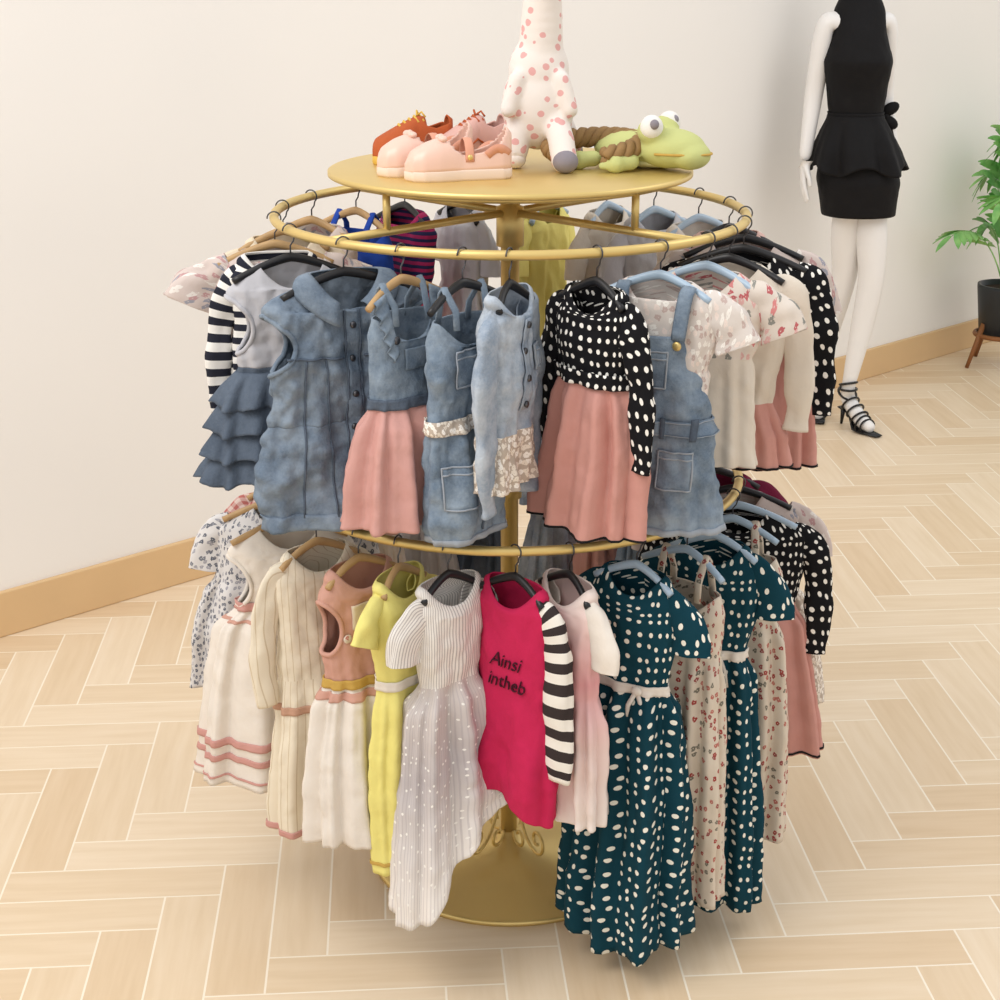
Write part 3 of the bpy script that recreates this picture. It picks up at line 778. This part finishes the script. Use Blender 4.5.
def giraffe():
    root = empty('giraffe_plush_toy', (.052, .01, ZT)); root.scale = (1, 1, .97)
    g = G('body')
    g.sphere((0, .01, .115), (.068, .058, .085), M['gir'])
    g.sphere((0, .01, .175), (.056, .050, .07), M['gir'])
    N = 9
    for k in range(N):
        u = k/(N-1); g.sphere((.003+.004*u, .01-.01*u, .20+.15*u), (.043-.010*u,)*3, M['gir'], 10)
    for pts in ([(-.03, -.01, .09), (-.040, -.02, .06), (-.043, -.025, .032)], [(.03, -.02, .09), (.04, -.055, .055), (.045, -.08, .022)],
                [(-.04, .04, .07), (-.05, .06, .03)], [(.045, .04, .07), (.06, .06, .03)]):
        for a, b in zip(pts[:-1], pts[1:]):
            for k in range(6):
                f = k/5; c = [a[i]*(1-f)+b[i]*f for i in range(3)]; g.sphere(c, .025, M['gir'], 8)
    for s in (-1, 1):
        for k in range(7):
            f = k/6; g.sphere((s*(.040+.016*f), -.03-.01*f, .165-.055*f), .016, M['gir'], 8)
    g.sphere((.008, -.012, .375), (.042, .050, .040), M['gir']); g.sphere((.008, -.055, .362), (.028, .034, .026), M['gir'])
    for s in (-1, 1):
        g.sphere((.008+s*.048, 0, .39), (.022, .008, .012), M['gir'], 8)
        g.sphere((.008+s*.016, 0, .42), (.007, .007, .018), M['gir'], 8)
    remesh_obj(g, .0045, 8, parent=root)
    g = G('hooves_and_eyes')
    g.sphere((.047, -.092, .021), (.023, .022, .021), M['greyp'])
    g.sphere((-.044, -.030, .018), (.021, .020, .018), M['gir'])
    g.sphere((-.052, .068, .021), (.022, .02, .021), M['greyp']); g.sphere((.064, .068, .021), (.022, .02, .021), M['greyp'])
    for s in (-1, 1): g.sphere((.008+s*.028, -.047, .385), .005, M['eyeb'], 8); g.sphere((.008+s*.016, -.002, .437), .009, M['greyp'], 8)
    g.done(parent=root)
giraffe()
def frog():
    root = empty('frog_plush_toy', (.225, -.01, ZT), (0, 0, radians(-28)))
    g = G('body')
    g.sphere((0, .02, .034), (.085, .055, .034), M['frog'])
    g.sphere((.075, .0, .040), (.066, .052, .036), M['frog'])
    g.sphere((.115, -.005, .030), (.038, .040, .026), M['frog'])
    for y in (-.034, .034): g.sphere((.050, y, .072), (.026, .024, .024), M['frog'])
    for sx, sy in ((.02, -.05), (-.06, -.04), (-.07, .06), (.04, .06)):
        for k in range(6):
            f = k/5; g.sphere((sx-.02*f, sy*(1+.5*f), .018-.002*f), .015+.003*(k == 5), M['frog'], 8)
        for d in (-1, 0, 1): g.sphere((sx-.03+.012*d, sy*1.65, .012), .0085, M['frog'], 8)
    remesh_obj(g, .004, 5, parent=root)
    g = G('face')
    for y in (-.037, .035):
        g.sphere((.054, y*1.15, .080), (.021, .020, .022), M['eyew']); g.sphere((.066, y*1.3-.010, .087), (.0085, .007, .009), M['greyp'], 8)
    pts = [(.146*cos(a)*.66+.058, .046*sin(a)*1.05-.004, .034) for a in [(-1.5+3.0*k/20) for k in range(21)]]
    g.tube(pts, .0022, M['mustard'], 6)
    g.sphere((.02, .02, .013), (.075, .045, .012), M['frog2'])
    g.done(parent=root)
    g2 = G('braided_wool_toy')
    for s in range(3):
        pts = []
        for k in range(130):
            u = k/129; a = u*pi*1.7-1.4
            cx, cy = .155+.070*cos(a)*1.15, -.02+.050*sin(a)
            q = u*2*pi*7+s*2*pi/3
            pts.append((cx+.011*cos(a)*cos(q), cy+.011*sin(a)*cos(q), ZT+.028+.010*sin(q)+.024*sin(u*pi)))
        g2.tube(pts, .0095, M['braid'], 8)
    g2.done()
frog()

# ------------------------------------------------------------------ mannequin
def skin_obj(name, verts, edges, rad, mat, parent, root=0, sub=2):
    me = bpy.data.meshes.new(name); me.from_pydata(verts, edges, []); me.materials.append(mat)
    o = bpy.data.objects.new(name, me); scene.collection.objects.link(o)
    m = o.modifiers.new('skin', 'SKIN'); m.use_smooth_shade = True; m.branch_smoothing = .6
    for i, sv in enumerate(me.skin_vertices[0].data):
        r = rad[i]; sv.radius = r if hasattr(r, '__len__') else (r, r); sv.use_root = (i == root)
    m = o.modifiers.new('sub', 'SUBSURF'); m.levels = sub; m.render_levels = sub
    o.parent = parent
    return o
def mannequin():
    mw = plain('white_mannequin_gloss', W(232, 230, 228), .3, 0, .45, .01, False)
    bl = plain('black_stretch_fabric', W(16, 15, 17), .7, 0, .2, .05)
    X, Y = 1.32, 3.16
    root = empty('store_mannequin', (X, Y, 0))
    V = []; R = []; E = []
    def add(p, r, par=None):
        V.append(p); R.append(r)
        if par is not None: E.append((par, len(V)-1))
        return len(V)-1
    pel = add((.02, 0, .98), (.11, .095)); wa = add((.0, 0, 1.18), (.085, .07), pel); ch = add((-.01, 0, 1.38), (.10, .08), wa)
    ut = add((-.01, .01, 1.54), (.075, .055), ch); nk = add((-.01, .0, 1.66), .042, ut); hd0 = add((-.01, -.01, 1.73), .055, nk); hd = add((-.01, -.015, 1.82), .078, hd0); add((-.01, -.01, 1.90), .05, hd)
    s1 = add((-.135, .0, 1.575), .046, ut); e1 = add((-.158, .03, 1.29), .038, s1); w1 = add((-.185, -.01, 1.05), .024, e1)
    s2 = add((.105, .03, 1.575), .044, ut); e2 = add((.125, .10, 1.29), .034, s2); w2 = add((.165, .06, 1.08), .023, e2)
    h1 = add((.085, .0, .88), .076, pel); k1 = add((.105, -.01, .60), .054, h1); c1 = add((.085, .0, .42), .049, k1); a1 = add((.045, -.01, .17), .028, c1)
    f1 = add((.05, .02, .115), .032, a1); b1 = add((.095, -.07, .042), .032, f1); add((.13, -.125, .024), .021, b1)
    h2 = add((-.005, .02, .88), .076, pel); k2 = add((.02, .08, .60), .053, h2); c2 = add((-.005, .13, .42), .048, k2); a2 = add((-.045, .18, .17), .028, c2)
    f2 = add((-.05, .21, .115), .032, a2); b2 = add((-.05, .11, .042), .032, f2); add((-.05, .055, .024), .021, b2)
    skin_obj('body', V, E, R, mw, root)
    for nm, w, side in (('hand_left', V[w1], 1), ('hand_right', V[w2], -1)):
        hv = []; hr = []; he = []
        def ad(p, r, par=None):
            hv.append((w[0]+p[0], w[1]+p[1], w[2]+p[2])); hr.append(r)
            if par is not None: he.append((par, len(hv)-1))
            return len(hv)-1
        a = ad((0, 0, .01), .022); pm = ad((0, -.005, -.05), (.018, .034), a)
        for i, (dy, l) in enumerate(((-.030, .068), (-.010, .078), (.010, .074), (.028, .058))):
            kn = ad((0, dy, -.075), .0105, pm); m1 = ad((side*.006, dy*1.15, -.075-l*.5), .0095, kn); ad((side*.018, dy*1.2, -.075-l), .0075, m1)
        t1 = ad((side*.008, -.034, -.035), .011, a); t2 = ad((side*.016, -.050, -.062), .010, t1); ad((side*.02, -.052, -.088), .008, t2)
        skin_obj(nm, hv, he, hr, mw, root, 0, 1)
    g = G('black_peplum_dress')
    B = Body([(1.66, .055, .050, 0, -.012, .005), (1.64, .075, .060, 0, -.012, .01), (1.60, .092, .072, 0, -.012, .01), (1.52, .098, .092, 0, -.01, 0), (1.42, .128, .112, .0, -.01, -.008), (1.32, .110, .095, 0, -.005, 0), (1.21, .096, .082, 0, 0, 0), (1.10, .132, .115, 0, .01, 0), (.98, .156, .135, 0, .027, .005), (.85, .138, .125, 0, .038, .01)], e=2.2, n=7, wr=.002, sway=0)
    B.draw(g, bl, ns=90)
    def Pp(i, j):
        t = i/24; th = 2*pi*j/160; z = 1.225-.20*t
        x, y, zz, w, d = B.pt(th, z, .006+.028*t**.7+.014*t*sin(7*th+1)+.008*t*sin(12*th))
        return (x, y, zz-.018*sin(5*th)*t, th*w, z)
    g.grid(Pp, 24, 160, bl, wrap=True)
    B.draw(g, bl, z0=1.235, z1=1.21, off=.005, ns=4)
    for s in (-1, 1):
        g.sphere((.140, .05, 1.215+s*.025), (.035, .014, .022), bl, 8, Matrix.Rotation(s*-.5, 3, 'Y'))
        g.tube([(.125, .05, 1.21), (.14+.012*s, .05, 1.13)], [(.002, .014)]*2, bl, 6)
    g.sphere((.125, .05, 1.21), (.014, .014, .016), bl, 8)
    g.done(solid=.003, parent=root)
    lb = plain('black_patent_leather', W(14, 13, 15), .25, 0, .5, .02, False)
    for nm, an, hl, ba, toe in (('strappy_heel_right', V[a1], V[f1], V[b1], (.14, -.145, .024)), ('strappy_heel_left', V[a2], V[f2], V[b2], (-.05, .035, .024))):
        g = G(nm)
        A = Vector(hl)+Vector((0, 0, -.042)); d = (Vector(ba)-Vector(hl)); d.z = 0; d.normalize(); s = Vector((-d.y, d.x, 0))
        back = A-d*.028; ball = Vector((ba[0], ba[1], .008)); T = Vector(toe); T.z = .008; T += d*.015
        pts = [back, A*.6+ball*.4+Vector((0, 0, .012)), ball-d*.02, ball+d*.02, T]
        g.tube(pts, [(.004, .024), (.004, .022), (.005, .034), (.005, .036), (.004, .018)], lb, 10, flat=(0, 0, 1))
        g.tube([back+d*.012, Vector((back.x, back.y, 0.001))+d*.004], [.012, .005], lb, 8)
        def strap(c, r, r2, tilt=0):
            ring = [Vector(c)+s*r*cos(2*pi*k/20)+(Vector((0, 0, 1))*cos(tilt)+d*sin(tilt))*r2*sin(2*pi*k/20) for k in range(20)]
            g.tube(ring, .0046, lb, 6, closed=True)
        def hstrap(c, r, tl=0.0):
            ring = [Vector(c)+s*r*cos(2*pi*k/20)+(d*cos(tl)+Vector((0, 0, 1))*sin(tl))*r*sin(2*pi*k/20) for k in range(20)]
            g.tube(ring, .005, lb, 6, closed=True)
        hstrap(Vector(an)+Vector((0, 0, -.01)), .034); hstrap(Vector(an)+Vector((0, 0, .012)), .034, .3); hstrap(Vector(hl)+Vector((0, 0, .02)), .038, -.6)
        for f in (.25, .55, .85, 1.1):
            c = Vector(hl).lerp(Vector(ba), f); strap(c, .037, .036, .6 if f < 1 else .2)
        strap(Vector(ba)+d*.035+Vector((0, 0, -.010)), .034, .026)
        g.done(parent=root)
mannequin()

# ------------------------------------------------------------------ plant
def plant():
    px, py = 2.27, 4.15
    root = empty('potted_plant', (px, py, 0))
    pot = plain('dark_ceramic_pot', W(40, 44, 48), .4, 0, .4, .05, False)
    wood = plain('walnut_stand_wood', W(150, 98, 58), .5, 0, .3, .15, False)
    soil = plain('potting_soil', W(60, 45, 35), .95)
    t = NT('green_leaf'); o = t.obj(); n = t.noise(o, 12, 3)
    leaf = t.fin(t.ramp(n, [(.3, W(84, 156, 74)), (.7, W(150, 202, 118))]), .45, 0, .4)
    g = G('pot'); g.lathe([(0, .14), (.085, .14), (.10, .15), (.125, .36), (.125, .375), (.112, .375), (.108, .35), (0, .35)], pot, 40); g.lathe([(.108, .352), (0, .356)], soil, 30)
    g.done(parent=root)
    g = G('stand')
    g.tube(circle(.115, .145, 40), .011, wood, 8, closed=True)
    for k in range(4):
        a = radians(200+90*k); g.tube([(.10*cos(a), .10*sin(a), .20), (.17*cos(a), .17*sin(a), .0)], [.013, .009], wood, 8)
    g.tube([(-.1, 0, .135), (.1, 0, .135)], .01, wood, 8); g.tube([(0, -.1, .135), (0, .1, .135)], .01, wood, 8)
    g.done(parent=root)
    g = G('foliage'); r = random.Random(4)
    NF = 17
    for k in range(NF):
        a = radians(k*360/NF+r.uniform(-10, 10))
        if k % 3 == 0: hgt, out = r.uniform(.62, .76), r.uniform(.14, .24)
        else: hgt, out = r.uniform(.26, .60), r.uniform(.24, .37)
        if Vector((cos(a), sin(a))).dot(-WN) > .2: out *= .35
        pts = []
        for i in range(15):
            u = i/14; rr = .02+out*u**1.3; z = .35+hgt*sin(u*pi*.60)
            pts.append(Vector((rr*cos(a), rr*sin(a), z)))
        g.tube(pts, [.004*(1-.6*i/14) for i in range(15)], leaf, 6)
        for i in range(6, 15, 1):
            for s in ((-1, 1) if i < 14 else (0,)):
                p = pts[i]; tg = (pts[min(i+1, 14)]-pts[i-1]).normalized(); sd = tg.cross(Vector((0, 0, 1))).normalized()
                dr = (tg*(.75 if s else 1)+sd*s*.9+Vector((0, 0, -.12))).normalized(); ln = .14*(1-abs(i-9)/14); wd = .017
                if (p+dr*ln).xy.dot(-WN) > .19: continue
                up = dr.cross(sd if s == 0 else tg).normalized(); lat = dr.cross(up).normalized()
                def P(ii, jj, p=p, dr=dr, lat=lat, ln=ln, wd=wd):
                    u = ii/8; v = (jj-2)/2; q = p+dr*ln*u+lat*wd*v*(sin(pi*min(1, u*.93+.06))**.7)+Vector((0, 0, -.03*u*u+.004*abs(v)))
                    return (q.x, q.y, q.z, u, v)
                g.grid(P, 8, 4, leaf)
    g.done(parent=root, merge=False)
plant()

# ------------------------------------------------------------------ lights / camera
w = bpy.data.worlds.new('World'); scene.world = w; w.use_nodes = True
bg = w.node_tree.nodes['Background']; bg.inputs[0].default_value = (1.0, 0.985, 0.97, 1); bg.inputs[1].default_value = 0.95
def area(name, loc, target, size, power, col=(1, 1, 1)):
    l = bpy.data.lights.new(name, 'AREA'); l.shape = 'DISK'; l.size = size; l.energy = power; l.color = col
    o = bpy.data.objects.new(name, l); scene.collection.objects.link(o); o.location = loc
    o.rotation_euler = (Vector(target)-Vector(loc)).to_track_quat('-Z', 'Y').to_euler()
area('ceiling_lamp', (-1.8, -1.6, 3.6), (0, .2, .8), 2.2, 68, (1, .97, .94))
area('ceiling_lamp.001', (2.6, .6, 3.5), (1.0, 2.2, .6), 1.8, 22, (.97, .98, 1))
cam = bpy.data.cameras.new('Camera'); co = bpy.data.objects.new('Camera', cam); scene.collection.objects.link(co)
co.location = (-.019, -3.0, 1.845); co.rotation_euler = (radians(90-19.3), 0, 0); cam.lens = 57.6; cam.sensor_width = 36
scene.camera = co
